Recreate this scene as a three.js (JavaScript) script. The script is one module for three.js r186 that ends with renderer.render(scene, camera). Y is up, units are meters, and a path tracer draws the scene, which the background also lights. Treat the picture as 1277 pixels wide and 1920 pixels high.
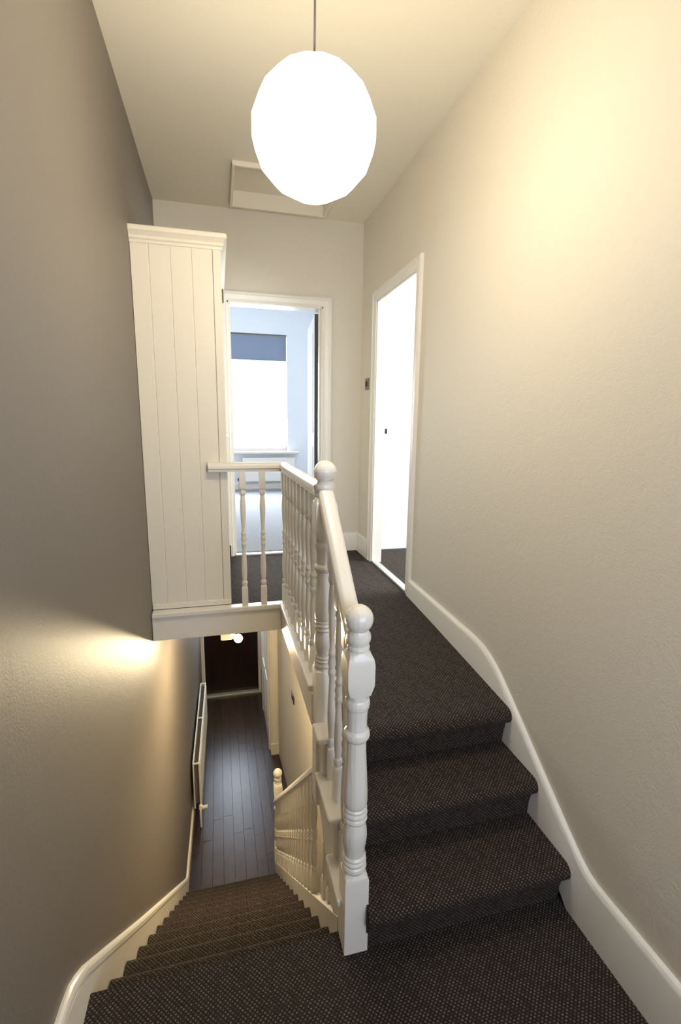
import * as THREE from 'three';
import { mergeGeometries, toCreasedNormals, mergeVertices } from 'three/addons/utils/BufferGeometryUtils.js';
import { RoundedBoxGeometry } from 'three/addons/geometries/RoundedBoxGeometry.js';
import { RectAreaLightUniformsLib } from 'three/addons/lights/RectAreaLightUniformsLib.js';

// ------------------------------------------------------------------ camera, sky, daylight, exposure
const scene = new THREE.Scene();
const camera = new THREE.PerspectiveCamera(2 * Math.atan(960 / 901.28) * 180 / Math.PI, 1277 / 1920, 0.05, 100);
camera.position.set(0, 1.1, 0);
camera.rotation.set(-0.18245, -0.248112, 0.012188, 'YXZ');
scene.add(camera);

const renderer = new THREE.WebGLRenderer({ antialias: true });
renderer.toneMapping = THREE.LinearToneMapping;
renderer.toneMappingExposure = 1.0;
renderer.shadowMap.enabled = true;
renderer.shadowMap.type = THREE.PCFSoftShadowMap;
RectAreaLightUniformsLib.init();

scene.background = new THREE.Color().setRGB(2.2, 2.45, 2.7);      // even overcast sky, seen and entering through the windows

function daylight(x, y, z, tx, ty, tz, w, h, power, tint = [0.86, 0.94, 1.0]) {              // the daylight that falls through one window
  const l = new THREE.RectAreaLight(new THREE.Color().setRGB(...tint), power, w, h);
  l.position.set(x, y, z); l.lookAt(tx, ty, tz); scene.add(l);
  return l;
}
daylight(0.10, 1.54, -7.78, 0.10, 1.54, -4, 1.9, 1.72, 27);         // bedroom window
daylight(3.34, 1.50, -2.40, 0, 1.50, -2.40, 1.2, 1.2, 40);         // window of the room on the right
daylight(0.083, -1.10, -6.86, 0.083, -1.10, 0, 0.62, 1.3, 14, [0.78, 0.9, 1.06]);        // glazed upper part of the front door and its fanlight
daylight(0.78, 1.10, 1.02, 0.78, 1.10, -3, 0.6, 1.2, 16, [0.74, 0.87, 1.12]);         // unseen window added behind the camera for cool light on the front newel

// ------------------------------------------------------------------ helpers
const rnd = ((s) => () => { s |= 0; s = s + 0x6D2B79F5 | 0; let t = Math.imul(s ^ s >>> 15, 1 | s); t = t + Math.imul(t ^ t >>> 7, 61 | t) ^ t; return ((t ^ t >>> 14) >>> 0) / 4294967296; })(20240611);
const used = {};
function numbered(name) { const n = used[name] = (used[name] ?? -1) + 1; return n ? `${name}_${String(n).padStart(3, '0')}` : name; }
function thing(name, label, category, pos = [0, 0, 0], group) {
  const o = new THREE.Group(); o.name = numbered(name); o.position.set(...pos); o.userData = { label, category };
  if (group) o.userData.group = group;
  scene.add(o); return o;
}
function structGroup(name, label) { const o = new THREE.Group(); o.name = name; o.userData = { kind: 'structure', label }; scene.add(o); return o; }
function mesh(name, g, m, parent, label) {
  const o = new THREE.Mesh(g, m); o.name = name; o.castShadow = o.receiveShadow = true;
  if (label) o.userData.label = label;
  parent.add(o); return o;
}
function struct(name, g, m, label) { const o = mesh(name, g, m, scene); o.userData = { kind: 'structure', label }; return o; }
function outward(g) {                                              // turn the triangles of a closed solid outwards
  const p = g.attributes.position.array; let v = 0;
  for (let i = 0; i < p.length; i += 9) v += p[i] * (p[i + 4] * p[i + 8] - p[i + 5] * p[i + 7]) - p[i + 1] * (p[i + 3] * p[i + 8] - p[i + 5] * p[i + 6]) + p[i + 2] * (p[i + 3] * p[i + 7] - p[i + 4] * p[i + 6]);
  if (v < 0) for (const [n, a] of Object.entries(g.attributes)) { const k = a.itemSize, s = a.array; for (let i = 0; i < s.length; i += 3 * k) for (let c = 0; c < k; c++) { const t = s[i + k + c]; s[i + k + c] = s[i + 2 * k + c]; s[i + 2 * k + c] = t; } }
  return g;
}
function soup(tris, uvs, crease = 0.6) {
  let g = new THREE.BufferGeometry();
  g.setAttribute('position', new THREE.Float32BufferAttribute(tris, 3));
  g.setAttribute('uv', new THREE.Float32BufferAttribute(uvs, 2));
  g = outward(g); g.computeVertexNormals();
  return toCreasedNormals(g, crease);
}
// loops of equal length, closed each, joined into a capped solid; uv = (length along, length round) in metres
function skin(loops, crease = 0.6, along = null) {
  const P = [], U = [], n = loops[0].length, put = (a, u) => { P.push(...a); U.push(...u); };
  const dist = (a, b) => Math.hypot(a[0] - b[0], a[1] - b[1], a[2] - b[2]);
  let s = 0;
  for (let k = 0; k + 1 < loops.length; k++) {
    const A = loops[k], B = loops[k + 1], ds = dist(A[0], B[0]); let r = 0;
    for (let i = 0; i < n; i++) {
      const j = (i + 1) % n, dr = dist(A[i], A[j]), a = [s, r], b = [s, r + dr], c = [s + ds, r + dr], d = [s + ds, r];
      put(A[i], a); put(A[j], b); put(B[j], c); put(A[i], a); put(B[j], c); put(B[i], d); r += dr;
    }
    s += ds;
  }
  for (const [L, flip] of [[loops[0], true], [loops[loops.length - 1], false]]) {
    const o = L[0].map((_, c) => L.reduce((t, p) => t + p[c], 0) / n), nn = [0, 0, 0];
    for (let i = 0; i < n; i++) { const a = L[i], b = L[(i + 1) % n]; nn[0] += (a[1] - b[1]) * (a[2] + b[2]); nn[1] += (a[2] - b[2]) * (a[0] + b[0]); nn[2] += (a[0] - b[0]) * (a[1] + b[1]); }
    const ax = [0, 1, 2].sort((x, y) => Math.abs(nn[y]) - Math.abs(nn[x]))[0], [i0, i1] = [0, 1, 2].filter((c) => c !== ax);
    const flat = L.map((p) => new THREE.Vector2(p[i0], p[i1]));
    const rev = THREE.ShapeUtils.isClockWise(flat), idx = L.map((_, i) => i); if (rev) { flat.reverse(); idx.reverse(); }
    for (const f of THREE.ShapeUtils.triangulateShape(flat, [])) {
      let t = f.map((i) => idx[i]); if (rev) t.reverse(); if (flip) t.reverse();
      for (const i of t) put(L[i], [L[i][i0], L[i][i1]]);
    }
  }
  return soup(P, U, crease);
}
const fn = (v) => typeof v === 'function' ? v : () => v;
// a profile in (z, y) carried across x from x0 to x1
function prism(prof, x0, x1, crease = 0.6) { const a = fn(x0), b = fn(x1); return skin([prof.map(([z, y]) => [a(z, y), y, z]), prof.map(([z, y]) => [b(z, y), y, z])], crease); }
// a profile in (x, y) carried along z
function prismZ(prof, z0, z1, crease = 0.6) { return skin([prof.map(([x, y]) => [x, y, z0]), prof.map(([x, y]) => [x, y, z1])], crease); }
// a profile in (x, z) carried up y
function prismY(prof, y0, y1, crease = 0.6) { return skin([prof.map(([x, z]) => [x, y0, z]), prof.map(([x, z]) => [x, y1, z])], crease); }
function box(x0, x1, y0, y1, z0, z1, r = 0.003) {
  const w = x1 - x0, h = y1 - y0, d = z1 - z0, m = Math.min(w, h, d);
  const g = r > 0 ? new RoundedBoxGeometry(w, h, d, 2, Math.min(r, m * 0.45)) : new THREE.BoxGeometry(w, h, d);
  const out = g.index ? g.toNonIndexed() : g; out.translate((x0 + x1) / 2, (y0 + y1) / 2, (z0 + z1) / 2);
  const p = out.attributes.position, nn = out.attributes.normal, u = out.attributes.uv;
  for (let i = 0; i < p.count; i++) {
    const a = Math.abs(nn.getX(i)), b = Math.abs(nn.getY(i)), c = Math.abs(nn.getZ(i));
    if (a >= b && a >= c) u.setXY(i, p.getZ(i), p.getY(i)); else if (b >= c) u.setXY(i, p.getX(i), p.getZ(i)); else u.setXY(i, p.getX(i), p.getY(i));
  }
  return out;
}
const join = (...g) => mergeGeometries(g.flat().map((x) => x.index ? x.toNonIndexed() : x));
// a wall standing along z or x: outline with holes, given thickness; f(z, y) is the x of its visible face
function wallZ(z0, z1, y0, y1, holes, f, t) {                      // t > 0: body lies on +x of the face
  const s = new THREE.Shape([[z0, y0], [z1, y0], [z1, y1], [z0, y1]].map((p) => new THREE.Vector2(...p)));
  for (const [a, b, c, d] of holes) s.holes.push(new THREE.Path([[a, c], [a, d], [b, d], [b, c]].map((p) => new THREE.Vector2(...p))));
  let g = new THREE.ExtrudeGeometry(s, { depth: 1, bevelEnabled: false }); if (g.index) g = g.toNonIndexed();
  const p = g.attributes.position, F = fn(f);
  for (let i = 0; i < p.count; i++) { const z = p.getX(i), y = p.getY(i), k = p.getZ(i); p.setXYZ(i, F(z, y) + k * t, y, z); }
  outward(g); g.computeVertexNormals(); return g;
}
function wallX(x0, x1, y0, y1, holes, zf, t) {                     // t > 0: body lies on +z of the face
  const s = new THREE.Shape([[x0, y0], [x1, y0], [x1, y1], [x0, y1]].map((p) => new THREE.Vector2(...p)));
  for (const [a, b, c, d] of holes) s.holes.push(new THREE.Path([[a, c], [a, d], [b, d], [b, c]].map((p) => new THREE.Vector2(...p))));
  let g = new THREE.ExtrudeGeometry(s, { depth: 1, bevelEnabled: false }); if (g.index) g = g.toNonIndexed();
  const p = g.attributes.position;
  for (let i = 0; i < p.count; i++) p.setZ(i, zf + p.getZ(i) * t);
  outward(g); g.computeVertexNormals(); return g;
}
// turned or square work: rows of [y, half width, squareness 0..1]
function turned(rows, seg = 32, crease = 0.55) {
  const loops = rows.map(([y, w, q]) => {
    const e = q > 0 ? 2 + 40 * q * q : 2;
    return Array.from({ length: seg }, (_, i) => { const t = i / seg * 2 * Math.PI, c = Math.abs(Math.cos(t)), s = Math.abs(Math.sin(t)), r = w / Math.pow(Math.pow(c, e) + Math.pow(s, e), 1 / e); return [r * Math.cos(t), y, r * Math.sin(t)]; });
  });
  return skin(loops, crease);
}
function rail(section, P, Q) {                                     // straight rail with plumb-cut ends
  const d = new THREE.Vector3(...Q).sub(new THREE.Vector3(...P)), h = Math.hypot(d.x, d.z), sx = [-d.z / h, d.x / h], k = Math.hypot(h, d.y) / h;
  return skin([P, Q].map((p) => section.map(([a, b]) => [p[0] + sx[0] * a, p[1] + b * k, p[2] + sx[1] * a])), 0.5);
}
const railSection = (w, h) => { const o = []; for (let i = 0; i <= 12; i++) { const t = Math.PI * i / 12; o.push([Math.cos(t) * w * 0.5, h * 0.52 + Math.pow(Math.sin(t), 0.75) * h * 0.48]); } o.push([-w * 0.5, h * 0.36], [-w * 0.4, h * 0.24], [-w * 0.36, 0], [w * 0.36, 0], [w * 0.4, h * 0.24], [w * 0.5, h * 0.36]); return o; };
// board lying against a wall: stations [z, bottom, top]; dir +1 when the room lies on +x of the wall
function skirt(stations, f, dir, t = 0.02, grooved = false) {
  const sec = (z, b, y) => {
    const pts = grooved
      ? [[-0.004, b], [t - 0.003, b], [t - 0.003, y - 0.045], [t - 0.008, y - 0.041], [t - 0.008, y - 0.037], [t, y - 0.033], [t, y - 0.014], [t - 0.004, y - 0.004], [t - 0.011, y], [-0.004, y]]
      : [[-0.004, b], [t, b], [t, y - 0.018], [t - 0.003, y - 0.008], [t - 0.008, y - 0.002], [t - 0.014, y], [-0.004, y]];
    return pts.map(([a, yy]) => [f(z, yy) + dir * a, yy, z]);
  };
  return skin(stations.map(([z, b, y]) => sec(z, b, y)), 0.5);
}
function tube(points, r, seg = 24) { return new THREE.TubeGeometry(new THREE.CatmullRomCurve3(points.map((p) => new THREE.Vector3(...p))), seg, r, 10).toNonIndexed(); }

// ------------------------------------------------------------------ materials
function texture(n, paint, srgb = true) {
  const a = new Uint8Array(n * n * 4);
  for (let y = 0; y < n; y++) for (let x = 0; x < n; x++) { const c = paint(x / n, y / n, x, y), o = (y * n + x) * 4; a[o] = c[0]; a[o + 1] = c[1]; a[o + 2] = c[2]; a[o + 3] = 255; }
  const t = new THREE.DataTexture(a, n, n); t.wrapS = t.wrapT = THREE.RepeatWrapping; t.magFilter = t.minFilter = THREE.LinearFilter; t.generateMipmaps = false;
  if (srgb) t.colorSpace = THREE.SRGBColorSpace; t.needsUpdate = true; return t;
}
function valueNoise(n, seed) {                                     // tileable lattice noise with n cells
  const g = new Float32Array(n * n); let s = seed >>> 0;
  for (let i = 0; i < g.length; i++) { s = (Math.imul(s, 1664525) + 1013904223) >>> 0; g[i] = s / 4294967296; }
  const sm = (t) => t * t * (3 - 2 * t);
  return (u, v) => { const x = u * n, y = v * n, i = Math.floor(x), j = Math.floor(y), a = sm(x - i), b = sm(y - j), at = (p, q) => g[((q % n + n) % n) * n + ((p % n + n) % n)]; return (at(i, j) * (1 - a) + at(i + 1, j) * a) * (1 - b) + (at(i, j + 1) * (1 - a) + at(i + 1, j + 1) * a) * b; };
}
const nA = valueNoise(96, 7), nB = valueNoise(24, 11), nC = valueNoise(190, 5), nD = valueNoise(8, 3);
const clamp = (x) => Math.max(0, Math.min(255, x));
const peel = texture(512, (u, v) => { const k = clamp(255 * (0.35 * nB(u, v) + 0.4 * nA(u, v) + 0.25 * nC(u, v))); return [k, k, k]; }, false);   // roller texture of wall paint
peel.repeat.set(2.2, 2.2);
const brushed = texture(256, (u, v) => { const k = clamp(255 * (0.5 * nB(u * 1, v * 0.25) + 0.5 * nA(u, v))); return [k, k, k]; }, false);
brushed.repeat.set(6, 6);

// looped cord carpet: staggered tufts, 12 mm apart, pale flecks on a dark ground
function carpetMaps(dark, mid, pale) {
  const N = 12, tile = 512, tuft = new Map();
  const kind = (i, j) => { const key = ((i % N + N) % N) + ',' + ((j % (2 * N) + 2 * N) % (2 * N)); if (!tuft.has(key)) tuft.set(key, [rnd(), rnd()]); return tuft.get(key); };
  const h = (u, v) => {
    let best = 0, tone = 0, lum = 0;
    for (let dj = -1; dj <= 1; dj++) for (let di = -1; di <= 1; di++) {
      const j = Math.round(v * 2 * N) + dj, off = (((j % 2) + 2) % 2) * 0.5, i = Math.round(u * N - off) + di;
      const dx = (u * N - off - i) / 0.34, dy = (v * 2 * N - j) / 0.56, d = 1 - Math.sqrt(dx * dx + dy * dy);
      if (d > best) { best = d; const k = kind(i, j); tone = k[0]; lum = k[1]; }
    }
    return [best, tone, lum];
  };
  const color = texture(tile, (u, v) => {
    const [d, tone, lum] = h(u, v), f = nC(u * 1.0, v * 1.0) * 0.5 + 0.75;
    const q = Math.min(1, Math.max(0, (d - 0.12) * 2.2)), c = tone < 0.72 ? pale : mid, w = q * (0.7 + 0.3 * lum);
    return [0, 1, 2].map((k) => clamp((dark[k] * (1 - w) + c[k] * w) * f));
  });
  const bump = texture(tile, (u, v) => { const k = clamp(255 * Math.min(1, h(u, v)[0] * 1.4 + nC(u, v) * 0.12)); return [k, k, k]; }, false);
  for (const t of [color, bump]) t.repeat.set(1 / 0.168, 1 / 0.168);
  return { map: color, bumpMap: bump, bumpScale: 0.004 };
}
const woodMap = texture(512, (u, v) => {
  const g = 0.5 * nA(u * 2, v * 0.12) + 0.3 * nC(u * 2, v * 0.2) + 0.2 * nD(u, v), k = 0.6 + 0.8 * g;
  return [clamp(74 * k), clamp(58 * k), clamp(50 * k)];
});
const std = (o) => new THREE.MeshStandardMaterial(o);
const M = {
  cream: std({ color: '#dcd4c5', roughness: 0.6, bumpMap: peel, bumpScale: 0.0012 }),
  taupe: std({ color: '#736b62', roughness: 0.5, bumpMap: peel, bumpScale: 0.0005 }),  // left wall colour, set darker than the cream walls
  ceil: std({ color: '#e6decb', roughness: 0.85, bumpMap: peel, bumpScale: 0.0008 }),
  room: std({ color: '#e2e6ec', roughness: 0.8, bumpMap: peel, bumpScale: 0.0008 }),
  gloss: std({ color: '#e9e4da', roughness: 0.32, bumpMap: brushed, bumpScale: 0.0003 }),
  board: std({ color: '#e9e1d0', roughness: 0.4, bumpMap: brushed, bumpScale: 0.0004 }),
  carpet: std({ roughness: 1, ...carpetMaps([33, 26, 22], [92, 66, 51], [124, 106, 90]) }),
  greyCarpet: std({ roughness: 1, ...carpetMaps([172, 173, 178], [182, 183, 188], [200, 201, 206]) }),
  wood: [0, 1, 2].map((i) => std({ map: (() => { const t = woodMap.clone(); t.repeat.set(1.7, 1.7); t.offset.set(i * 0.31, i * 0.17); t.needsUpdate = true; return t; })(), color: ['#c9c4c4', '#b8b3b3', '#d8d2d0'][i], roughness: 0.29, bumpMap: brushed, bumpScale: 0.0003 })),
  doorWood: std({ map: woodMap, color: '#7a3a2e', roughness: 0.3 }),
  radiator: std({ color: '#e4e2dc', roughness: 0.35 }),
  metal: std({ color: '#8d8a84', roughness: 0.35, metalness: 0.9 }),
  brass: std({ color: '#5f574a', roughness: 0.4, metalness: 0.8 }),
  chrome: std({ color: '#c9c9c9', roughness: 0.2, metalness: 1 }),
  slate: std({ color: '#4b4b4e', roughness: 0.7 }),
  black: std({ color: '#1d1d1f', roughness: 0.4 }),
  alu: std({ color: '#cfcfcc', roughness: 0.4, metalness: 0.5 }),
  blind: new THREE.MeshPhysicalMaterial({ color: '#8792a4', roughness: 0.95, transmission: 0.15, thickness: 0, bumpMap: brushed, bumpScale: 0.0006 }),
  glass: new THREE.MeshPhysicalMaterial({ color: '#ffffff', roughness: 0.02, transmission: 1, thickness: 0, ior: 1.5 }),
  plastic: std({ color: '#efece6', roughness: 0.45 }),
  dust: std({ color: '#6f6a62', roughness: 0.95 }),
};

// ------------------------------------------------------------------ the plan (metres; landing carpet about y = 0, camera at x = z = 0)
const ZB = -3.796, HALF = -0.545, HALL = -2.87, CEIL = 2.58;
const leftTop = (z) => -0.381 - 0.004 * (z + 3.8), leftLow = (z) => -0.389 - 0.0168 * (z + 3.8);
const leftMid = (z) => z < -2.65 ? -0.382 : -0.382 - 0.027 * (z + 2.65);
const XL = (z, y) => { if (y >= -0.05) { const k = Math.min(1, Math.max(0, y) / CEIL); return leftMid(z) * (1 - k) + leftTop(z) * k; } const t = Math.min(1, (-0.05 - y) / 0.6), k = t * t * (3 - 2 * t); return leftMid(z) * (1 - k) + leftLow(z) * k; };
const XR = (z) => 1.117 + 0.007 * (z + 3.8);
const XH = (z) => 0.62 + 0.05 * (z + 4.64);                        // right wall of the hall below
const landingY = (z) => z < -2.6 ? 0.05 : 0.05 - 0.08 * (z + 2.6) / 1.05;

// left wall: one plane from hall floor to landing ceiling, a little out of true like the house
{
  const loops = [], ys = [-2.99, -1.4, -0.65, -0.55, -0.45, -0.35, -0.25, -0.15, -0.05, 0, 0.65, 1.3, 1.95, 2.68];
  for (const z of [-6.9, -5.5, -3.8, -3.2, -2.65, -2.0, -1.4, -0.4, 0.95]) loops.push([...ys.map((y) => [XL(z, y), y, z]), ...ys.slice().reverse().map((y) => [XL(z, y) - 0.14, y, z])]);
  struct('wall_left', skin(loops, 0.4), M.taupe, 'tall taupe wall on the left, coloured darker than the cream walls, running down beside the lower stairs');
}
// right wall with the doorway
const D2 = { near: -2.715, far: -3.425, top: 1.955 };
struct('wall_right', wallZ(-3.80, 0.95, -2.99, 2.66, [[D2.far, D2.near, 0.035, D2.top]], XR, 0.07), M.cream, 'cream painted wall on the right with a doorway near its far end');
// back wall with the bedroom doorway
const D1 = { l: 0.09, r: 0.806, top: 1.967 };
struct('wall_back', wallX(-1.5, 3.35, -0.05, 3.05, [[D1.l, D1.r, 0.035, D1.top]], ZB, -0.12), M.cream, 'cream wall at the far end of the landing with an open doorway');
// wall behind the camera, with the added stair window
struct('wall_rear', wallX(-0.7, 1.4, -2.99, 2.66, [[0.48, 1.08, 0.5, 1.7]], 0.85, 0.14), M.cream, 'cream wall behind the camera with an added window');
// ceiling over the whole floor, with the hatch opening
const HX = [0.128, 0.80], HZ = [-3.712, -3.142];
{
  const s = new THREE.Shape([[-1.6, -3.9], [3.45, -3.9], [3.45, 1.0], [-1.6, 1.0]].map((p) => new THREE.Vector2(...p)));
  s.holes.push(new THREE.Path([[HX[0], HZ[0]], [HX[0], HZ[1]], [HX[1], HZ[1]], [HX[1], HZ[0]]].map((p) => new THREE.Vector2(...p))));
  let g = new THREE.ExtrudeGeometry(s, { depth: 0.08, bevelEnabled: false }); if (g.index) g = g.toNonIndexed();
  const p = g.attributes.position; for (let i = 0; i < p.count; i++) { const x = p.getX(i), y = p.getY(i), d = p.getZ(i); p.setXYZ(i, x, CEIL + d, y); }
  outward(g); g.computeVertexNormals();
  struct('ceiling', g, M.ceil, 'cream painted ceiling above the landing and stairs');
}
// carpeted floors
const nose = (z, y, r = 0.02) => { const o = []; for (let i = 0; i <= 10; i++) { const t = Math.PI / 2 - i / 10 * Math.PI * 0.98; o.push([z - r + Math.cos(t) * r, y - r + Math.sin(t) * r]); } return o; };
{
  const flat = prism([[ZB - 0.02, 0.05], [-2.66, 0.05], [-2.66, -0.05], [ZB - 0.02, -0.05]], (z) => XL(z, 0) + 0.005, (z) => XR(z) - 0.002);
  const run = prism([[-2.66, 0.05], [-2.3, landingY(-2.3)], [-1.9, landingY(-1.9)], [-1.64, landingY(-1.64)], ...nose(-1.53, -0.03, 0.032), [-1.565, -0.10], [-1.578, -0.15], [-1.585, -0.205], [-1.63, -0.205], [-1.70, -0.13], [-2.66, -0.05]], 0.40, (z) => XR(z) - 0.022);
  struct('floor', join(flat, run), M.carpet, 'dark brown looped carpet of the upper landing ending in a rounded edge');
}
struct('floor_half_landing', prism([[0.86, HALF], [0.86, HALF - 0.2], [-1.262, HALF - 0.2], [-1.262, HALF]], (z) => XL(z, HALF) + 0.003, (z) => XR(z) - 0.003), M.carpet, 'dark brown carpeted half landing at the bottom of the picture');

// hall of the ground floor: planks
{
  const f = structGroup('floor_hall', 'dark wooden plank floor of the hall below');
  mesh('subfloor', box(-0.75, 2.9, HALL - 0.12, HALL - 0.012, -7.05, 1.0, 0), M.black, f);
  const w = 0.098;
  for (let i = 0; i < 13; i++) {
    let z = -6.72 - rnd() * 0.6;
    while (z < -1.4) {
      const len = 1.15 + rnd() * 0.35, x0 = -0.47 + i * w, z0 = Math.max(z, -6.72), z1 = Math.min(z + len, -1.4);
      if (z1 - z0 > 0.1) mesh('plank', box(x0 + 0.0005, x0 + w - 0.0005, HALL - 0.014, HALL + (rnd() - 0.5) * 0.0006, z0 + 0.0005, z1 - 0.0005, 0.0012), M.wood[Math.floor(rnd() * 3)], f);
      z += len;
    }
  }
}
struct('ceiling_hall', join(box(-0.6, 2.8, -0.098, -0.052, -7.05, -2.66, 0), box(0.36, 1.10, -0.155, -0.142, -2.66, -1.62, 0)), M.ceil, 'ceiling over the lower hall under the landing');
const XF = 0.502;                                                  // the hall narrows towards the front door
struct('wall_hall_right', join(wallZ(-5.30, -1.75, -2.99, -0.145, [], XH, 0.1), wallZ(-1.75, -1.1, -2.99, -0.80, [], XH, 0.1)), M.cream, 'cream wall on the right of the lower hall');
struct('wall_hall_right_far', wallZ(-6.78, -5.29, -2.99, -0.06, [], XF, 0.2), M.cream, 'narrower end of the right hall wall by the front door');
struct('wall_hall_front', wallX(-0.7, 2.9, -2.99, -0.06, [[-0.325, 0.492, HALL - 0.01, -0.34]], -6.68, -0.2), M.room, 'front wall of the lower hall around the front door');
struct('wall_hall_rear', wallX(-0.5, 1.1, -2.99, -0.70, [], -1.12, 0.1), M.cream, 'wall under the half landing closing the lower hall');

// bedroom behind the far doorway
const WX = [-0.85, 1.05], WY = [0.66, 2.40], WZ = -7.585;
struct('floor_bedroom', box(-1.5, 2.0, -0.05, 0.052, WZ - 0.02, ZB - 0.118, 0), M.greyCarpet, 'pale grey carpet of the bedroom');
struct('wall_bedroom_far', wallX(-1.5, 2.1, -0.05, 3.0, [[WX[0], WX[1], WY[0], WY[1]]], WZ, -0.22), M.room, 'pale bedroom wall around the window');
struct('wall_bedroom_left', wallZ(-7.8, -3.85, -0.05, 3.0, [], -1.4, -0.12), M.room, 'left wall of the bedroom');
struct('wall_bedroom_right', wallZ(-7.8, -3.85, -0.05, 3.0, [], 1.9, 0.12), M.room, 'right wall of the bedroom');
struct('ceiling_bedroom', box(-1.6, 2.1, 2.95, 3.03, -7.9, -3.85, 0), M.room, 'white ceiling of the bedroom');
// room on the right
struct('floor_side_room', join(box(1.135, 3.3, -0.05, 0.046, -3.80, -2.70, 0), box(1.195, 3.3, -0.05, 0.046, -2.70, -0.7, 0)), M.carpet, 'dark carpet of the room on the right');
struct('wall_side_room_back', box(1.192, 3.2, 0.0, CEIL, ZB - 0.03, ZB + 0.006, 0), M.room, 'pale wall facing the right doorway from inside the next room');
struct('wall_side_room_far', wallZ(-3.9, -0.6, -0.05, 2.62, [[-3.0, -1.8, 0.9, 2.1]], 3.2, 0.12), M.room, 'far wall of the room on the right with its window');
struct('wall_side_room_near', wallX(1.19, 3.3, -0.05, 2.62, [], -0.8, 0.12), M.room, 'near wall of the room on the right');

// ------------------------------------------------------------------ windows
function windowSet(name, label, x0, x1, y0, y1, at, alongX, dir, mull) {   // dir: which way is outdoors
  const g = structGroup(name, label);
  const B = (a0, a1, b0, b1, c0, c1, r) => alongX ? box(a0, a1, b0, b1, Math.min(at + dir * c0, at + dir * c1), Math.max(at + dir * c0, at + dir * c1), r) : box(Math.min(at + dir * c0, at + dir * c1), Math.max(at + dir * c0, at + dir * c1), b0, b1, a0, a1, r);
  const t = 0.05, bars = [B(x0, x0 + t, y0, y1, 0.09, 0.14), B(x1 - t, x1, y0, y1, 0.09, 0.14), B(x0 + t, x1 - t, y0, y0 + t, 0.09, 0.14), B(x0 + t, x1 - t, y1 - t, y1, 0.09, 0.14)];
  for (const k of mull) bars.push(B(k - 0.025, k + 0.025, y0 + t, y1 - t, 0.095, 0.135));
  mesh('window_frame', join(bars), M.gloss, g);
  const edges = [x0 + t, ...mull, x1 - t];
  for (let i = 0; i + 1 < edges.length; i++) mesh('pane', B(edges[i] + 0.01, edges[i + 1] - 0.01, y0 + t, y1 - t, 0.112, 0.116, 0), M.glass, g);
  return g;
}
{
  const w = windowSet('window_1', 'tall bright bedroom window seen through the far doorway', WX[0], WX[1], WY[0], WY[1], WZ, true, -1, [0.1]);
  mesh('window_sill', box(WX[0] - 0.15, 1.225, WY[0] - 0.035, WY[0], WZ - 0.08, WZ + 0.09, 0.008), M.gloss, w);
  windowSet('added_window_2', 'unseen stair window added behind the camera for cool light on the newel', 0.48, 1.08, 0.5, 1.7, 0.85, true, 1, []);
  windowSet('window_3', 'window of the room on the right', -3.0, -1.8, 0.9, 2.1, 3.2, false, 1, []);
}
{
  const b = thing('roller_blind', 'blue-grey roller blind drawn a short way down the bright bedroom window', 'blind', [0, 2.41, WZ]);
  mesh('fabric', box(WX[0] + 0.01, WX[1] - 0.005, -0.375, -0.02, -0.036, -0.034, 0), M.blind, b);
  mesh('roller', new THREE.CylinderGeometry(0.021, 0.021, 1.88, 20).rotateZ(Math.PI / 2).translate(0.1, -0.03, -0.052).toNonIndexed(), M.metal, b);
  mesh('bottom_bar', box(WX[0] + 0.01, WX[1] - 0.005, -0.392, -0.374, -0.041, -0.03, 0.004), M.blind, b);
}

// ------------------------------------------------------------------ doors
const architrave = (w, t) => [[0, 0], [w, 0], [w, t * 0.75], [w * 0.86, t], [w * 0.68, t], [w * 0.6, t * 0.72], [w * 0.16, t * 0.55], [w * 0.08, t * 0.62], [0, t * 0.5]];
function architraveSet(parent, a0, a1, y0, top, place, w = 0.068, t = 0.022) {      // place(a, y, out) -> world point; mitred round an opening
  const s = architrave(w, t);
  const left = skin([y0, top].map((y, k) => s.map(([o, d]) => place(a0 - o, k ? y + o : y, d))), 0.4);
  const right = skin([y0, top].map((y, k) => s.map(([o, d]) => place(a1 + o, k ? y + o : y, d))), 0.4);
  const head = skin([0, 1].map((k) => s.map(([o, d]) => place(k ? a1 + o : a0 - o, top + o, d))), 0.4);
  mesh('architrave', left, M.gloss, parent); mesh('architrave', right, M.gloss, parent); mesh('architrave', head, M.gloss, parent);
}
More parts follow.
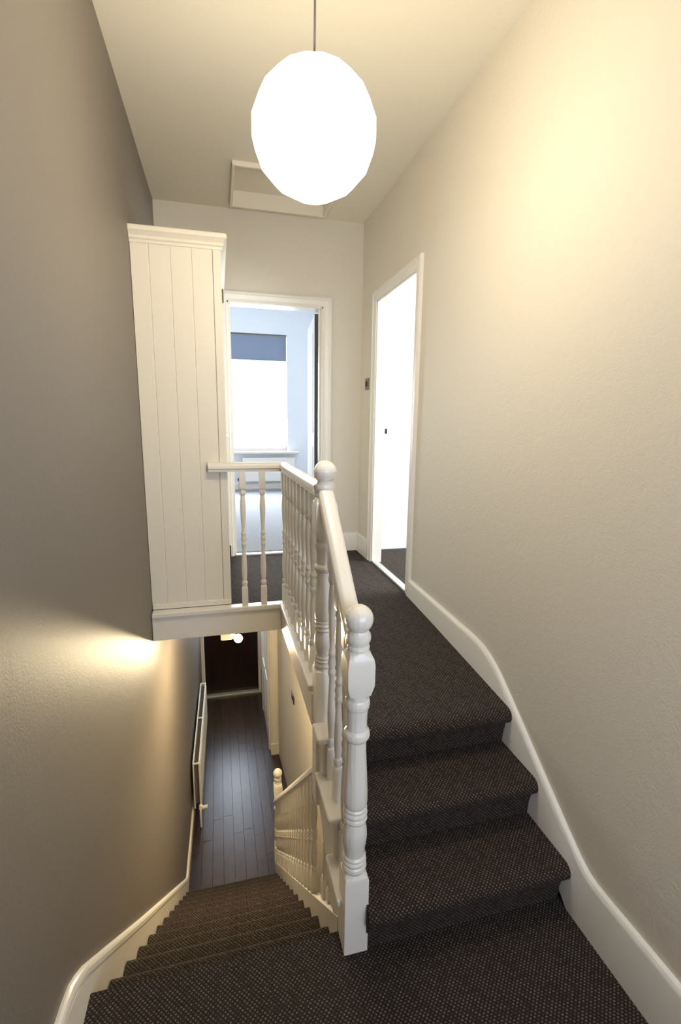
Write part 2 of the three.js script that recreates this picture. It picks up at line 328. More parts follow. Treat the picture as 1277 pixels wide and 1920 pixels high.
{
  const d = structGroup('door_1', 'white doorway with an open door into the bright bedroom');
  architraveSet(d, D1.l, D1.r, 0.05, D1.top, (a, y, o) => [a, y, ZB + o]);
  mesh('lining', join(box(D1.l - 0.012, D1.l + 0.012, 0.05, D1.top, ZB - 0.13, ZB + 0.002, 0.001), box(D1.r - 0.012, D1.r + 0.012, 0.05, D1.top, ZB - 0.13, ZB + 0.002, 0.001), box(D1.l - 0.012, D1.r + 0.012, D1.top - 0.012, D1.top + 0.012, ZB - 0.13, ZB + 0.002, 0.001)), M.gloss, d);
  mesh('stop', join(box(D1.l + 0.012, D1.l + 0.024, 0.05, D1.top - 0.012, ZB - 0.07, ZB - 0.035, 0.002), box(D1.r - 0.024, D1.r - 0.012, 0.05, D1.top - 0.012, ZB - 0.07, ZB - 0.035, 0.002)), M.gloss, d);
  // leaf swung right open into the bedroom, hinged on the right jamb with an open gap
  const leaf = mesh('door_leaf', join(box(-0.035, 0, 0.062, D1.top - 0.02, -0.69, 0, 0.003), box(-0.039, -0.033, 0.25, 0.9, -0.58, -0.11, 0.003), box(-0.039, -0.033, 1.02, 1.82, -0.58, -0.11, 0.003)), M.room, d);
  mesh('door_edge', box(-0.034, -0.001, 0.064, D1.top - 0.022, -0.002, 0.0015, 0.001), M.slate, leaf, 'dark grey strip on the hinge edge of the door');  // strip coloured darker than the leaf along its hinge edge
  leaf.position.set(D1.r - 0.004, 0, ZB - 0.142); leaf.rotation.y = -0.10;
  for (const y of [0.3, 1.7]) mesh('hinge', new THREE.CylinderGeometry(0.006, 0.006, 0.09, 12).translate(0.006, y, 0.006).toNonIndexed(), M.brass, leaf);
}
{
  const d = structGroup('door_2', 'white framed doorway in the right wall open to a bright room');
  architraveSet(d, D2.far, D2.near, 0.04, D2.top, (a, y, o) => [XR(a) - o, y, a]);
  const xr = XR(-3.05);
  mesh('lining', join(box(xr - 0.004, xr + 0.072, 0.04, D2.top, D2.far - 0.012, D2.far + 0.012, 0.001), box(xr - 0.004, xr + 0.072, 0.04, D2.top, D2.near - 0.012, D2.near + 0.012, 0.001), box(xr - 0.004, xr + 0.072, D2.top - 0.012, D2.top + 0.012, D2.far, D2.near, 0.001)), M.gloss, d);
}
{
  const d = structGroup('door_3', 'dark red-brown wooden front door at the end of the lower hall');
  const [l, r, b, t, z] = [-0.325, 0.492, HALL, -0.34, -6.68], top = -0.88, g0 = b + 1.18;
  mesh('door_leaf', join(box(l + 0.028, r - 0.028, b + 0.03, g0, z - 0.09, z - 0.045, 0.003), box(l + 0.028, l + 0.15, g0 - 0.01, top, z - 0.09, z - 0.045, 0.003), box(r - 0.15, r - 0.028, g0 - 0.01, top, z - 0.09, z - 0.045, 0.003), box(l + 0.15, r - 0.15, top - 0.12, top, z - 0.09, z - 0.045, 0.003)), M.doorWood, d);
  for (const [a0, a1, b0, b1] of [[l + 0.13, 0.035, b + 0.2, b + 1.02], [0.13, r - 0.13, b + 0.2, b + 1.02]]) mesh('door_panel', join(box(a0, a1, b0, b1, z - 0.05, z - 0.041, 0.004), box(a0 + 0.05, a1 - 0.05, b0 + 0.05, b1 - 0.05, z - 0.045, z - 0.034, 0.006)), M.doorWood, d);
  mesh('pane', box(l + 0.145, r - 0.145, g0 - 0.012, top - 0.115, z - 0.07, z - 0.064, 0), M.glass, d);
  mesh('transom', box(l + 0.02, r - 0.02, top, top + 0.05, z - 0.11, z - 0.03, 0.004), M.gloss, d);
  mesh('pane', box(l + 0.02, r - 0.02, top + 0.045, t - 0.02, z - 0.07, z - 0.064, 0), M.glass, d);
  mesh('frame', join(box(l - 0.004, l + 0.026, b, t, z - 0.12, z + 0.016, 0.003), box(r - 0.026, r + 0.004, b, t, z - 0.12, z + 0.016, 0.003), box(l - 0.004, r + 0.004, t - 0.026, t + 0.004, z - 0.12, z + 0.016, 0.003)), M.gloss, d);
  mesh('threshold', box(l + 0.026, r - 0.026, b - 0.002, b + 0.028, z - 0.1, z + 0.02, 0.006), M.alu, d, 'pale metal threshold bar');
  architraveSet(d, l + 0.01, r - 0.01, b, t, (a, y, o) => [a, y, z + o], 0.05);
}
{
  const d = structGroup('door_4', 'white panelled door casing where the lower hall narrows');
  mesh('casing', join(box(XF - 0.004, XF + 0.088, HALL, -0.1, -5.30, -5.246, 0.004), box(XF + 0.012, XF + 0.072, HALL + 0.16, -0.2, -5.25, -5.238, 0.005), box(XF - 0.006, XF + 0.09, HALL, HALL + 0.15, -5.3, -5.232, 0.005)), M.gloss, d);
  mesh('door_leaf', join(box(XF - 0.012, XF + 0.004, HALL + 0.005, -0.9, -6.18, -5.42, 0.003), ...[[-6.1, -5.84], [-5.76, -5.5]].flatMap(([p, q]) => [box(XF - 0.02, XF - 0.008, HALL + 0.2, HALL + 0.85, p, q, 0.004), box(XF - 0.02, XF - 0.008, HALL + 1.0, -1.05, p, q, 0.004)])), M.gloss, d);
  mesh('architrave', join(box(XF - 0.022, XF + 0.003, HALL, -0.82, -5.41, -5.335, 0.006), box(XF - 0.022, XF + 0.003, HALL, -0.82, -6.265, -6.19, 0.006), box(XF - 0.022, XF + 0.003, -0.895, -0.82, -6.19, -5.41, 0.006)), M.gloss, d);
}

// ------------------------------------------------------------------ skirting boards, landing edge
{
  const pitch = (z) => HALF - (-1.25 - z) * (0.194 / 0.205);
  const st = [[0.84, HALF - 0.02, -0.335], [-0.6, HALF - 0.02, -0.33], [-1.04, HALF - 0.03, -0.33], [-1.10, HALF - 0.05, -0.338], [-1.15, HALF - 0.1, -0.354], [-1.2, HALF - 0.16, -0.387], [-1.26, HALF - 0.2, -0.436], [-1.38, pitch(-1.38) - 0.24, pitch(-1.38) + 0.115]];
  for (const z of [-2.0, -2.6, -3.2, -3.62]) st.push([z, Math.max(HALL, pitch(z) - 0.24), pitch(z) + 0.105]);
  st.push([-3.70, HALL, HALL + 0.125], [-4.0, HALL, HALL + 0.122], [-6.66, HALL, HALL + 0.122]);
  struct('baseboard_left', skirt(st, XL, 1, 0.018, true), M.gloss, 'cream moulded skirting running down the lower stairs on the left wall');
  const sr = [[0.84, HALF - 0.02, -0.340], [-0.5, HALF - 0.02, -0.342], [-1.02, HALF - 0.02, -0.347], [-1.06, HALF - 0.02, -0.345], [-1.095, HALF - 0.02, -0.338], [-1.13, HALF - 0.02, -0.320], [-1.2, -0.5, -0.272], [-1.4, -0.46, -0.123], [-1.58, -0.28, 0.012], [-1.64, -0.24, 0.055], [-1.69, -0.2, 0.086], [-1.74, -0.15, 0.108], [-1.80, -0.1, 0.126], [-1.88, -0.08, 0.136], [-2.1, -0.08, 0.143], [-2.645, 0, 0.158]];
  struct('baseboard_right', skirt(sr, (z) => XR(z), -1, 0.022), M.gloss, 'cream skirting curving up beside the three upper steps on the right wall');
  struct('baseboard_right_far', skirt([[-3.50, 0.04, 0.2], [ZB, 0.04, 0.2]], (z) => XR(z), -1, 0.02), M.gloss, 'short white skirting between the right doorway and the corner');
  struct('baseboard_back', skin([0.876, 1.105].map((x) => [[0, 0.04], [0.02, 0.04], [0.02, 0.18], [0.014, 0.194], [0.006, 0.2], [0, 0.2]].map(([o, y]) => [x, y, ZB + o])), 0.5), M.gloss, 'white skirting on the back wall beside the bedroom doorway');
  struct('baseboard_side_room', skin([1.192, 3.18].map((x) => [[0, 0.04], [0.018, 0.04], [0.018, 0.155], [0.008, 0.17], [0, 0.17]].map(([o, y]) => [x, y, ZB + 0.006 + o])), 0.5), M.room, 'white skirting in the room on the right');
  struct('baseboard_bedroom', skin([-1.38, 1.88].map((x) => [[0, 0.075], [0.018, 0.075], [0.018, 0.15], [0.008, 0.165], [0, 0.165]].map(([o, y]) => [x, y, WZ + o])), 0.5), M.gloss, 'white skirting under the bedroom window');
}
{
  const t = structGroup('trim_1', 'white painted edge of the landing floor above the lower stairs');
  mesh('fascia', join(box(XL(-2.64, 0) + 0.002, 0.345, -0.082, 0.058, -2.645, -2.622, 0.002), box(0.322, 0.345, -0.082, 0.052, -2.623, -1.70, 0.002)), M.gloss, t);
  mesh('capping', join(box(XL(-2.64, 0) + 0.002, 0.405, 0.052, 0.080, -2.668, -2.606, 0.007), box(0.312, 0.404, 0.05, 0.079, -2.61, -1.72, 0.007)), M.gloss, t);
  struct('trim_2', box(D1.l + 0.012, D1.r - 0.012, 0.046, 0.062, ZB - 0.035, ZB + 0.01, 0.004), M.alu, 'pale threshold strip in the bedroom doorway');
  struct('trim_3', box(XR(-3) - 0.008, XR(-3) + 0.04, 0.042, 0.062, D2.far + 0.012, D2.near - 0.012, 0.004), M.alu, 'pale threshold strip in the right doorway');
}

// ------------------------------------------------------------------ stairs
{
  const s = thing('staircase', 'three dark brown carpeted steps rising on the right to the upper landing', 'stairs', [0.75, HALF, -1.4]);
  const off = (g) => g.translate(-0.75, -HALF, 1.4);
  const treads = [[-1.34, -0.20, -1.585, -0.372], [-1.145, -0.372, -1.39, HALF]];   // nose z, level, back z, level below
  for (const [zn, y, zb, below] of treads) {
    mesh('step', off(prism([[zb - 0.03, y + 0.004], [zb + 0.0, y + 0.002], ...nose(zn, y, 0.032), [zn - 0.034, y - 0.075], [zn - 0.045, y - 0.12], [zn - 0.05, below - 0.01], [zb - 0.03, below - 0.01]], 0.40, (z) => XR(z) - 0.023)), M.carpet, s);
    mesh('tread_end', off(box(0.314, 0.404, y - 0.028, y - 0.003, zb - 0.005, zn - (zn > -1.2 ? 0.075 : 0.012), 0.008)), M.gloss, s, 'white painted end of the tread outside the carpet');
  }
  mesh('tread_end', off(box(0.314, 0.404, -0.062, -0.035, -1.645, -1.54, 0.008)), M.gloss, s, 'white painted end of the landing edge outside the carpet');
  // cut string on the open side
  mesh('string', off(prism([[-1.70, -0.062], [-1.565, -0.062], [-1.565, -0.228], [-1.372, -0.228], [-1.372, -0.40], [-1.262, -0.40], [-1.262, -0.72], [-1.31, -0.66], [-1.70, -0.30]], 0.338, 0.398)), M.gloss, s, 'white cut string following the steps');
}
{
  const s = thing('staircase', 'long dark brown carpeted flight going down on the left to the hall', 'stairs', [0, HALL, -2.4]);
  const off = (g) => g.translate(0, -HALL, 2.4);
  const rise = 0.19375, go = 0.205;
  for (let i = 0; i < 12; i++) {
    const y = HALF - i * rise, zn = -1.25 - i * go, zr = zn + 0.02, dn = i < 11 ? y - rise : HALL;
    const back = i ? zn + go + 0.02 : zn + 0.02;
    // the flight descends away from the camera: noses point to -z
    const prof = [[back, y], ...nose(0, y, 0.03).map(([a, b]) => [zn - a, b]), [zr - 0.004, y - 0.07], [zr + 0.004, dn], [back + 0.02, dn], [back + 0.02, y]].filter((p, k, a) => !k || Math.hypot(p[0] - a[k - 1][0], p[1] - a[k - 1][1]) > 1e-5);
    mesh('step', off(prism(i ? prof : [[-1.264, y], ...nose(0, y, 0.03).slice(1).map(([a, b]) => [zn - 0.012 - a, b]), [zr - 0.03, y - 0.07], [zr - 0.012, dn], [-1.18, dn], [-1.18, y - 0.205], [-1.264, y - 0.205]], (z) => XL(z, -1) + 0.019, (z) => 0.334 - 0.015 * (z + 1.25))), M.carpet, s);
  }
  const xs = (z) => 0.335 - 0.016 * (z + 1.25), pitch = (z) => HALF - (-1.25 - z) * (rise / go);
  mesh('string', off(prism([[-1.30, pitch(-1.30) + 0.06], [-3.70, pitch(-3.70) + 0.07], [-3.70, HALL], [-3.36, HALL], [-1.30, pitch(-1.30) - 0.3]], xs, (z) => xs(z) + 0.032)), M.gloss, s, 'white closed string under the balusters');
}

// ------------------------------------------------------------------ balustrades
// newel: heights from the foot, half width, squareness
function newelRows(H, foot, low, top, k = 1) {
  // foot: height of base block; low/top: bottom and top of the upper block; H: full height
  const w = 0.0385 * k, R = [], at = (y, r, q = 0) => R.push([y, r * k, q]);
  R.push([0, w, 1], [foot - 0.008, w, 1], [foot, w * 0.93, 0.85], [foot + 0.006, w * 0.86, 0]);
  const s = foot + 0.006, e = low - 0.01, L = e - s, q = (f) => s + f * L;
  at(q(0.004), 0.0315); at(q(0.012), 0.0345); at(q(0.028), 0.0385); at(q(0.042), 0.037); at(q(0.05), 0.0335); at(q(0.056), 0.036); at(q(0.066), 0.0375); at(q(0.074), 0.0355); at(q(0.078), 0.033); at(q(0.084), 0.0355); at(q(0.094), 0.036); at(q(0.1), 0.033);
  at(q(0.105), 0.0315); at(q(0.14), 0.0325); at(q(0.17), 0.0355); at(q(0.21), 0.0378); at(q(0.25), 0.0366); at(q(0.285), 0.0325); at(q(0.297), 0.0305); at(q(0.302), 0.0345); at(q(0.314), 0.0375); at(q(0.326), 0.0355); at(q(0.331), 0.033); at(q(0.337), 0.036); at(q(0.348), 0.0378); at(q(0.358), 0.0358); at(q(0.363), 0.0328); at(q(0.369), 0.0355); at(q(0.378), 0.0362); at(q(0.386), 0.0325);
  at(q(0.395), 0.035); at(q(0.42), 0.0368); at(q(0.47), 0.0362); at(q(0.54), 0.0342); at(q(0.62), 0.0315); at(q(0.7), 0.0292); at(q(0.755), 0.0285);
  at(q(0.762), 0.032); at(q(0.775), 0.0375); at(q(0.79), 0.0392); at(q(0.805), 0.0375); at(q(0.815), 0.033); at(q(0.82), 0.0305); at(q(0.86), 0.0298); at(q(0.90), 0.0308);
  at(q(0.93), 0.0328); at(q(0.938), 0.0355); at(q(0.958), 0.0372); at(q(0.978), 0.0355); at(q(0.985), 0.0335); at(q(1), 0.034);
  R.push([low, w * 0.9, 0.35], [low + 0.03, w * 1.02, 0.9], [low + 0.045, w * 1.04, 1], [top - 0.03, w * 1.04, 1], [top - 0.014, w * 0.98, 0.8], [top, w * 0.84, 0.2]);
  at(top + 0.004, 0.0305); at(top + 0.012, 0.0325); at(top + 0.018, 0.0315); at(top + 0.021, 0.029); at(top + 0.027, 0.031); at(top + 0.034, 0.0345); at(top + 0.043, 0.0355); at(top + 0.052, 0.034); at(top + 0.058, 0.030); at(top + 0.064, 0.0275);
  return R;
}
function newel(parent, x, y, z, H, foot, low, top, k = 1) {
  const n = mesh('newel_post', turned(newelRows(H, foot, low, top, k), 48, 0.38), M.gloss, parent);
  n.position.set(x, y, z);
  const c = top + 0.064, r = 0.041 * k, rows = []; 
  for (let i = 1; i <= 20; i++) { const t = Math.PI * (0.80 - 0.795 * (i - 1) / 19); rows.push([c - 0.001 + (r * Math.cos(t) + r * 0.81), Math.max(0.0008, r * Math.sin(t)), 0]); }
  mesh('ball_finial', turned(rows, 40), M.gloss, n);
  return n;
}
function balusterGeo(h, k = 1, lowSq = 0.11, topSq = 0.10) {
  const w = 0.0165 * k, R = [[0, w, 1], [lowSq - 0.012, w, 1], [lowSq - 0.002, w * 0.92, 0.5], [lowSq + 0.004, w * 0.78, 0]];
  const s = lowSq + 0.004, e = h - topSq - 0.004, L = e - s, at = (f, r) => R.push([s + f * L, r * k, 0]);
  for (const [f, r] of [[0.012, 0.0145], [0.03, 0.0162], [0.048, 0.0142], [0.056, 0.0108], [0.085, 0.0125], [0.14, 0.0150], [0.2, 0.0155], [0.28, 0.0138], [0.36, 0.0110], [0.415, 0.0096], [0.43, 0.0128], [0.445, 0.0150], [0.46, 0.0128], [0.468, 0.0112], [0.50, 0.0150], [0.532, 0.0112], [0.54, 0.0128], [0.555, 0.0150], [0.57, 0.0128], [0.585, 0.0096], [0.64, 0.0110], [0.72, 0.0138], [0.8, 0.0155], [0.86, 0.0150], [0.915, 0.0125], [0.944, 0.0108], [0.952, 0.0142], [0.97, 0.0162], [0.988, 0.0145]]) at(f, r);
  R.push([h - topSq - 0.004, w * 0.78, 0], [h - topSq + 0.002, w * 0.92, 0.5], [h - topSq + 0.012, w, 1], [h, w, 1]);
  return turned(R, 16);
}
{
  const b = thing('balustrade', 'white landing balustrade with level handrail, turned spindles and ball-topped corner newel above the stairwell', 'balustrade', [0.345, 0.079, -2.0]);
  const off = (g) => g.translate(-0.345, -0.079, 2.0);
  const sec = railSection(0.056, 0.05);
  mesh('handrail', off(rail(sec, [-0.058, 0.838, -2.645], [0.372, 0.838, -2.645])), M.gloss, b);
  mesh('handrail', off(rail(sec, [0.345, 0.838, -2.618], [0.355, 0.838, -1.70])), M.gloss, b);
  const g = balusterGeo(0.763, 1, 0.11, 0.10);
  for (const [x, z] of [[0.118, -2.64], [0.224, -2.64], [0.345, -2.64], ...Array.from({ length: 8 }, (_, i) => [0.347 + 0.001 * i, -2.535 + i * 0.1])]) { const m = mesh('baluster', g, M.gloss, b); m.position.set(x - 0.345, 0, z + 2.0); }
  // upper newel: hangs below the landing edge
  newel(b, 0.367 - 0.345, -0.40 - 0.079, -1.68 + 2.0, 1.4, 0.57, 1.09, 1.232);
}
{
  const b = thing('balustrade', 'white front newel post with ball top and short sloping handrail beside the three upper steps', 'balustrade', [0.368, HALF, -1.225]);
  const off = (g) => g.translate(-0.368, -HALF, 1.225);
  newel(b, 0, 0, 0, 1.155, 0.27, 0.882, 1.008);
  const A = [0.367, 0.805, -1.655], B = [0.368, 0.445, -1.255];
  mesh('handrail', off(rail(railSection(0.058, 0.052), A, B)), M.gloss, b);
  for (const [z, y] of [[-1.545, -0.204], [-1.44, -0.204], [-1.34, -0.376]]) {
    const top = A[1] + (B[1] - A[1]) * (z - A[2]) / (B[2] - A[2]) + 0.02;
    const m = mesh('baluster', balusterGeo(top - y, 1, 0.13, 0.13), M.gloss, b); m.position.set(0.367 - 0.368, y - HALF, z + 1.225);
  }
}
{
  const xs = (z) => 0.352 - 0.016 * (z + 1.25), pitch = (z) => HALF - (-1.25 - z) * (0.19375 / 0.205);
  const b = thing('balustrade', 'lower stair balustrade with sloping handrail and small ball-topped newel at the hall floor', 'balustrade', [0.39, HALL, -3.74]);
  const off = (g) => g.translate(-0.39, -HALL, 3.74);
  const nx = 0.408;
  newel(b, nx - 0.39, 0, 0, 1.02, 0.22, 0.715, 0.855, 0.95);
  const A = [xs(-1.72) + 0.006, pitch(-1.72) + 0.66, -1.72], B = [xs(-3.70), pitch(-3.70) + 0.66, -3.70];
  mesh('handrail', off(rail(railSection(0.056, 0.05), A, B)), M.gloss, b);
  const g = balusterGeo(0.615, 1, 0.12, 0.12);
  for (let i = 0; i < 18; i++) {
    const z = -3.62 + i * 0.105; if (z > -1.78) break;
    const m = mesh('baluster', g, M.gloss, b); m.position.set(xs(z) - 0.39, pitch(z) + 0.065 - HALL, z + 3.74);
  }
  for (const z of [-1.64, -1.54, -1.45]) {
    const y = pitch(z) + 0.055, top = -0.30 - (z + 1.70) * 0.92 + 0.02;
    if (top - y > 0.08) { const m = mesh('baluster', balusterGeo(top - y, 1, (top - y) * 0.2, (top - y) * 0.2), M.gloss, b); m.position.set(xs(z) + 0.012 - 0.39, y - HALL, z + 3.74); }
  }
}

// ------------------------------------------------------------------ cupboard over the stairs
{
  const zf = -2.672, x1 = 0.042, yb = 0.078, yt = 1.955;
  const c = thing('cupboard', 'tall cream tongue-and-groove boarded cupboard standing over the stairwell against the left wall', 'cupboard', [-0.18, yb, -3.2]);
  const off = (g) => g.translate(0.18, -yb, 3.2);
  const left = (y) => XL(zf, y) + 0.002, edges = [-0.30, -0.20, -0.10, 0.0];
  let prev = null;
  for (const [i, e] of [...edges, 0.012].entries()) {
    if (i === 4) break;
    const a = prev, bev = 0.0028;
    const g = a === null
      ? skin([yb + 0.03, yt].map((y) => [[left(y), zf - 0.02], [left(y), zf], [e - bev, zf], [e - 0.0001, zf - bev], [e - 0.0001, zf - 0.02]].map(([x, z]) => [x, y, z])), 0.3)
      : prismY([[a + 0.0001, zf - 0.02], [a + 0.0001, zf - bev], [a + bev, zf], [e - bev, zf], [e - 0.0001, zf - bev], [e - 0.0001, zf - 0.02]], yb + 0.03, yt, 0.3);
    mesh('board', off(g), M.board, c); prev = e;
  }
  mesh('corner_post', off(box(0.001, x1, yb + 0.03, yt, zf - 0.035, zf + 0.002, 0.004)), M.board, c);
  mesh('base_rail', off(box(left(0.1), x1, yb + 0.002, yb + 0.034, zf - 0.02, zf + 0.008, 0.006)), M.board, c);
  const cor = [[0, 0], [0.006, 0], [0.008, 0.012], [0.014, 0.018], [0.014, 0.03], [0.022, 0.042], [0.03, 0.05], [0.03, 0.066], [0.026, 0.072], [-0.02, 0.072], [-0.02, 0]];
  const L = XL(zf, 2) + 0.001;
  mesh('cornice', off(join(skin([0, 1].map((k) => cor.map(([o, y]) => [k ? x1 + Math.max(0, o) : L, yt + y - 0.012, zf + o])), 0.4), skin([0, 1].map((k) => cor.map(([o, y]) => [x1 + o, yt + y - 0.012, k ? -3.77 : zf + Math.max(0, o)])), 0.4))), M.board, c);
  mesh('top', off(box(L, x1 - 0.01, yt + 0.035, yt + 0.055, -3.78, zf - 0.015, 0)), M.board, c);
  const d = mesh('door', off(box(x1 - 0.022, x1 - 0.002, yb + 0.02, yt - 0.01, -3.74, zf - 0.038, 0.003)), M.board, c);
  for (const y of [0.39, 1.73]) mesh('hinge', off(join(new THREE.CylinderGeometry(0.0045, 0.0045, 0.066, 12).translate(x1 + 0.003, y, zf - 0.004).toNonIndexed(), box(x1 - 0.002, x1 + 0.0015, y - 0.033, y + 0.033, zf - 0.03, zf - 0.005, 0))), M.brass, d, 'dark metal hinge');
  mesh('knob', off(new THREE.SphereGeometry(0.016, 20, 14).translate(x1 + 0.018, 1.0, -3.66).toNonIndexed()), M.board, d);
}

// ------------------------------------------------------------------ loft hatch
{
  const h = thing('loft_hatch', 'cream painted square loft hatch set in the ceiling behind the pendant lamp', 'hatch', [(HX[0] + HX[1]) / 2, CEIL, (HZ[0] + HZ[1]) / 2]);
  const off = (g) => g.translate(-(HX[0] + HX[1]) / 2, -CEIL, -(HZ[0] + HZ[1]) / 2), [a, b] = HX, [c, d] = HZ, t = 0.018;
  mesh('lining', off(join(box(a, a + t, CEIL - 0.026, CEIL + 0.1, c, d, 0.002), box(b - t, b, CEIL - 0.026, CEIL + 0.1, c, d, 0.002), box(a + t, b - t, CEIL - 0.026, CEIL + 0.1, c, c + t, 0.002), box(a + t, b - t, CEIL - 0.026, CEIL + 0.1, d - t, d, 0.002))), M.board, h);
  mesh('panel', off(box(a + t, b - t, CEIL + 0.075, CEIL + 0.095, c + t, d - t, 0.002)), M.ceil, h);
}

// ------------------------------------------------------------------ lamps
{
  const P = [0.298, 1.922, -1.54], r = 0.18;
  const l = thing('pendant_lamp', 'glowing white paper globe lamp hanging from the ceiling on a thin cord', 'lamp', [P[0], CEIL, P[2]]);
  const y = P[1] - CEIL;
  // globe of flat paper facets between wire ribs
  const n = 9;
  const g = new THREE.SphereGeometry(r, 16, n).toNonIndexed(); g.scale(1.01, 0.955, 1.01); g.translate(0, y, 0); g.computeVertexNormals();
  mesh('lamp_shade', g, new THREE.MeshStandardMaterial({ color: '#f5f0e2', roughness: 0.9, emissive: new THREE.Color().setRGB(1.0, 0.93, 0.78), emissiveIntensity: 2.4 }), l);
  mesh('cord', tube([[0, 0, 0], [0.002, -0.2, 0], [0, y + r * 0.955, 0]], 0.0032), M.dust, l, 'thin grey-brown flex');
  mesh('lamp_holder', new THREE.CylinderGeometry(0.016, 0.02, 0.03, 20).translate(0, y + r * 0.955 + 0.008, 0).toNonIndexed(), M.plastic, l);
  mesh('ceiling_rose', new THREE.LatheGeometry([[0.0, 0], [0.045, 0], [0.045, -0.012], [0.03, -0.024], [0.008, -0.03], [0.0, -0.03]].map((p) => new THREE.Vector2(...p)), 28).toNonIndexed(), M.plastic, l);
  const p = new THREE.PointLight(new THREE.Color().setRGB(1.0, 0.87, 0.65), 2.45, 0, 2); p.position.set(0, y, 0); p.castShadow = true; p.shadow.radius = 8; l.add(p);
}
{
  const P = [0.092, -0.425, -3.3];
  const l = thing('hall_lamp', 'bare glowing bulb in a white holder below the hall ceiling', 'lamp', [0.03, -0.098, P[2]]);
  const off = (g) => g.translate(-0.03, 0.098, -P[2]);
  mesh('stem', off(new THREE.CylinderGeometry(0.008, 0.008, 0.27, 16).translate(0.02, -0.233, P[2]).toNonIndexed()), M.plastic, l);
  mesh('ceiling_plate', off(new THREE.CylinderGeometry(0.04, 0.045, 0.02, 28).translate(0.02, -0.108, P[2]).toNonIndexed()), M.plastic, l);
  mesh('lamp_holder', off(join(box(-0.03, 0.05, -0.42, -0.365, P[2] - 0.025, P[2] + 0.025, 0.008), new THREE.CylinderGeometry(0.016, 0.018, 0.03, 20).rotateZ(Math.PI / 2).rotateZ(-0.25).translate(0.056, -0.405, P[2]).toNonIndexed())), M.plastic, l);
  mesh('bulb', off(new THREE.SphereGeometry(0.03, 28, 20).translate(...P).toNonIndexed()), new THREE.MeshStandardMaterial({ color: '#fff6e0', emissive: new THREE.Color().setRGB(1, 0.88, 0.62), emissiveIntensity: 14 }), l);
  const p = new THREE.PointLight(new THREE.Color().setRGB(1.0, 0.81, 0.50), 4.9, 0, 2); p.position.set(P[0] - 0.03, P[1] + 0.098, 0); p.castShadow = true; p.shadow.radius = 1.4; l.add(p);
}

// ------------------------------------------------------------------ switches
function lightSwitch(label, pos, turn, metal, wide) {
  const s = thing('light_switch', label, 'switch', pos); s.rotation.y = turn;
  const w = wide ? 0.073 : 0.043;
  mesh('plate', box(-w, w, -0.043, 0.043, 0, 0.009, 0.004), metal ? M.metal : M.plastic, s);
  mesh('rocker', box(-0.012, 0.012, -0.02, 0.02, 0.008, 0.014, 0.002), metal ? M.black : M.black, s, 'dark rocker');
  return s;
}
lightSwitch('grey metal light switch in the corner strip left of the right doorway', [XR(-3.62), 1.397, -3.62], -Math.PI / 2, true);
lightSwitch('small white switch plate with dark rocker on the bright wall inside the right doorway', [1.333, 1.04, ZB + 0.006], 0, false);
lightSwitch('grey metal light switch on the cream wall of the lower hall', [XH(-4.33), -1.575, -4.33], -Math.PI / 2, true, true);

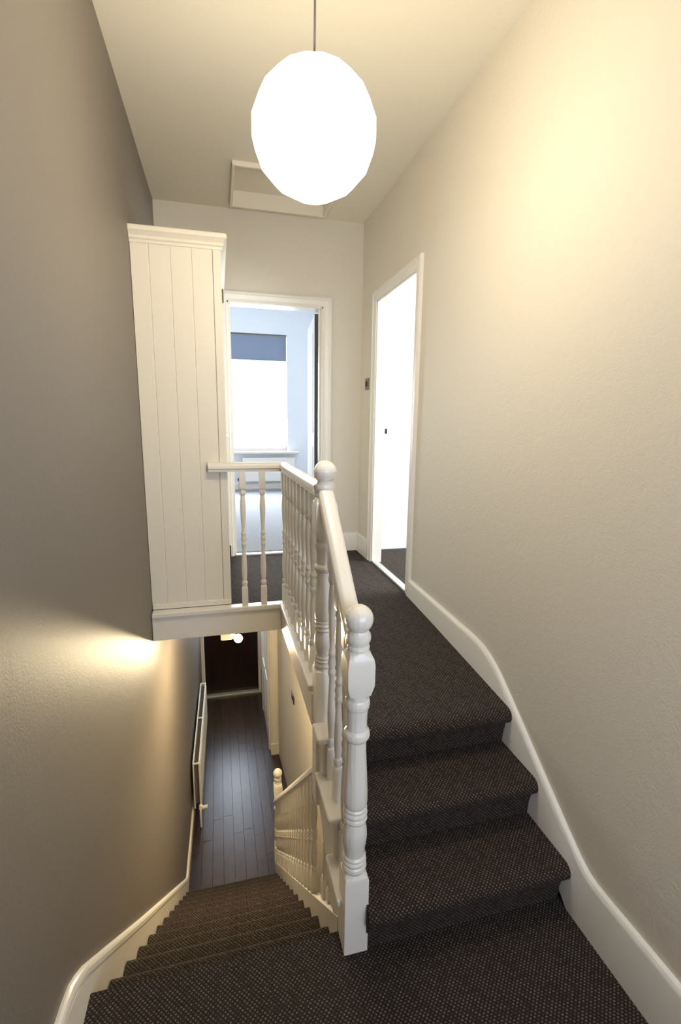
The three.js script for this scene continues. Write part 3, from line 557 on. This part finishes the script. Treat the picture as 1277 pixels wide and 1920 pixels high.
// ------------------------------------------------------------------ radiators
{
  const z0 = -5.95, z1 = -4.42, yb = HALL + 0.15, yt = -2.215;
  const r = thing('radiator', 'white panel radiator on the left wall of the lower hall with open top grille', 'radiator', [-0.31, yb, (z0 + z1) / 2]);
  const zc = (z0 + z1) / 2, fx = (z) => XL(z, -2.5) + 0.026;
  const put = (d0, d1, y0, y1, a, b) => prism([[a, y0], [b, y0], [b, y1], [a, y1]], (z) => fx(z) + d0, (z) => fx(z) + d1).translate(0.31, -yb, -zc);
  const ribs = []; for (let z = z0 + 0.03; z < z1 - 0.03; z += 0.0333) ribs.push(put(0.068, 0.073, yb + 0.03, yt - 0.03, z, z + 0.02));
  const front = mesh('front_panel', put(0.056, 0.068, yb, yt, z0, z1), M.radiator, r); mesh('ribs', join(ribs), M.radiator, front).userData.kind = 'stuff';
  mesh('back_panel', put(0, 0.012, yb, yt, z0, z1), M.radiator, r);
  for (const z of [z0, -5.2, z1 - 0.014]) mesh('grille_bar', put(0.012, 0.056, yt - 0.012, yt, z, z + 0.014), M.radiator, r);
  mesh('fins', join(Array.from({ length: 30 }, (_, i) => put(0.014, 0.054, yb + 0.02, yt - 0.03, z0 + 0.03 + i * 0.05, z0 + 0.032 + i * 0.05))), M.dust, r).userData.kind = 'stuff';
  mesh('pipe', tube([[0.02, -0.145, 0.85], [0.02, -0.04, 0.85], [0.02, 0.03, 0.83], [0.02, 0.04, 0.765]], 0.0085), M.plastic, r);
  mesh('valve', join(new THREE.CylinderGeometry(0.017, 0.017, 0.045, 20).rotateX(Math.PI / 2).translate(0.02, 0.04, 0.80).toNonIndexed(), new THREE.CylinderGeometry(0.019, 0.016, 0.05, 20).rotateZ(-Math.PI / 2).translate(0.06, 0.04, 0.81).toNonIndexed()), M.plastic, r);
}
{
  const x0 = 0.345, x1 = 1.15, yb = 0.2, yt = 0.56, z = WZ + 0.03;
  const r = thing('radiator', 'low white radiator under the bright bedroom window seen between the spindles', 'radiator', [0.7, yb, z]);
  const off = (g) => g.translate(-0.7, -yb, -z);
  mesh('front_panel', off(box(x0, x1, yb, yt, z + 0.05, z + 0.068, 0.006)), M.radiator, r);
  mesh('back_panel', off(box(x0, x1, yb, yt, z, z + 0.014, 0.004)), M.radiator, r);
  mesh('top_cover', off(box(x0, x1, yt - 0.01, yt + 0.004, z + 0.004, z + 0.06, 0.003)), M.radiator, r);
  mesh('pipe', off(tube([[0.29, 0.055, z + 0.03], [0.29, 0.2, z + 0.03], [0.30, 0.235, z + 0.03], [0.345, 0.24, z + 0.03]], 0.008)), M.chrome, r);
  mesh('valve', off(new THREE.CylinderGeometry(0.022, 0.022, 0.05, 20).rotateX(Math.PI / 2).translate(0.288, 0.232, z + 0.05).toNonIndexed()), M.black, r);
}

renderer.render(scene, camera);
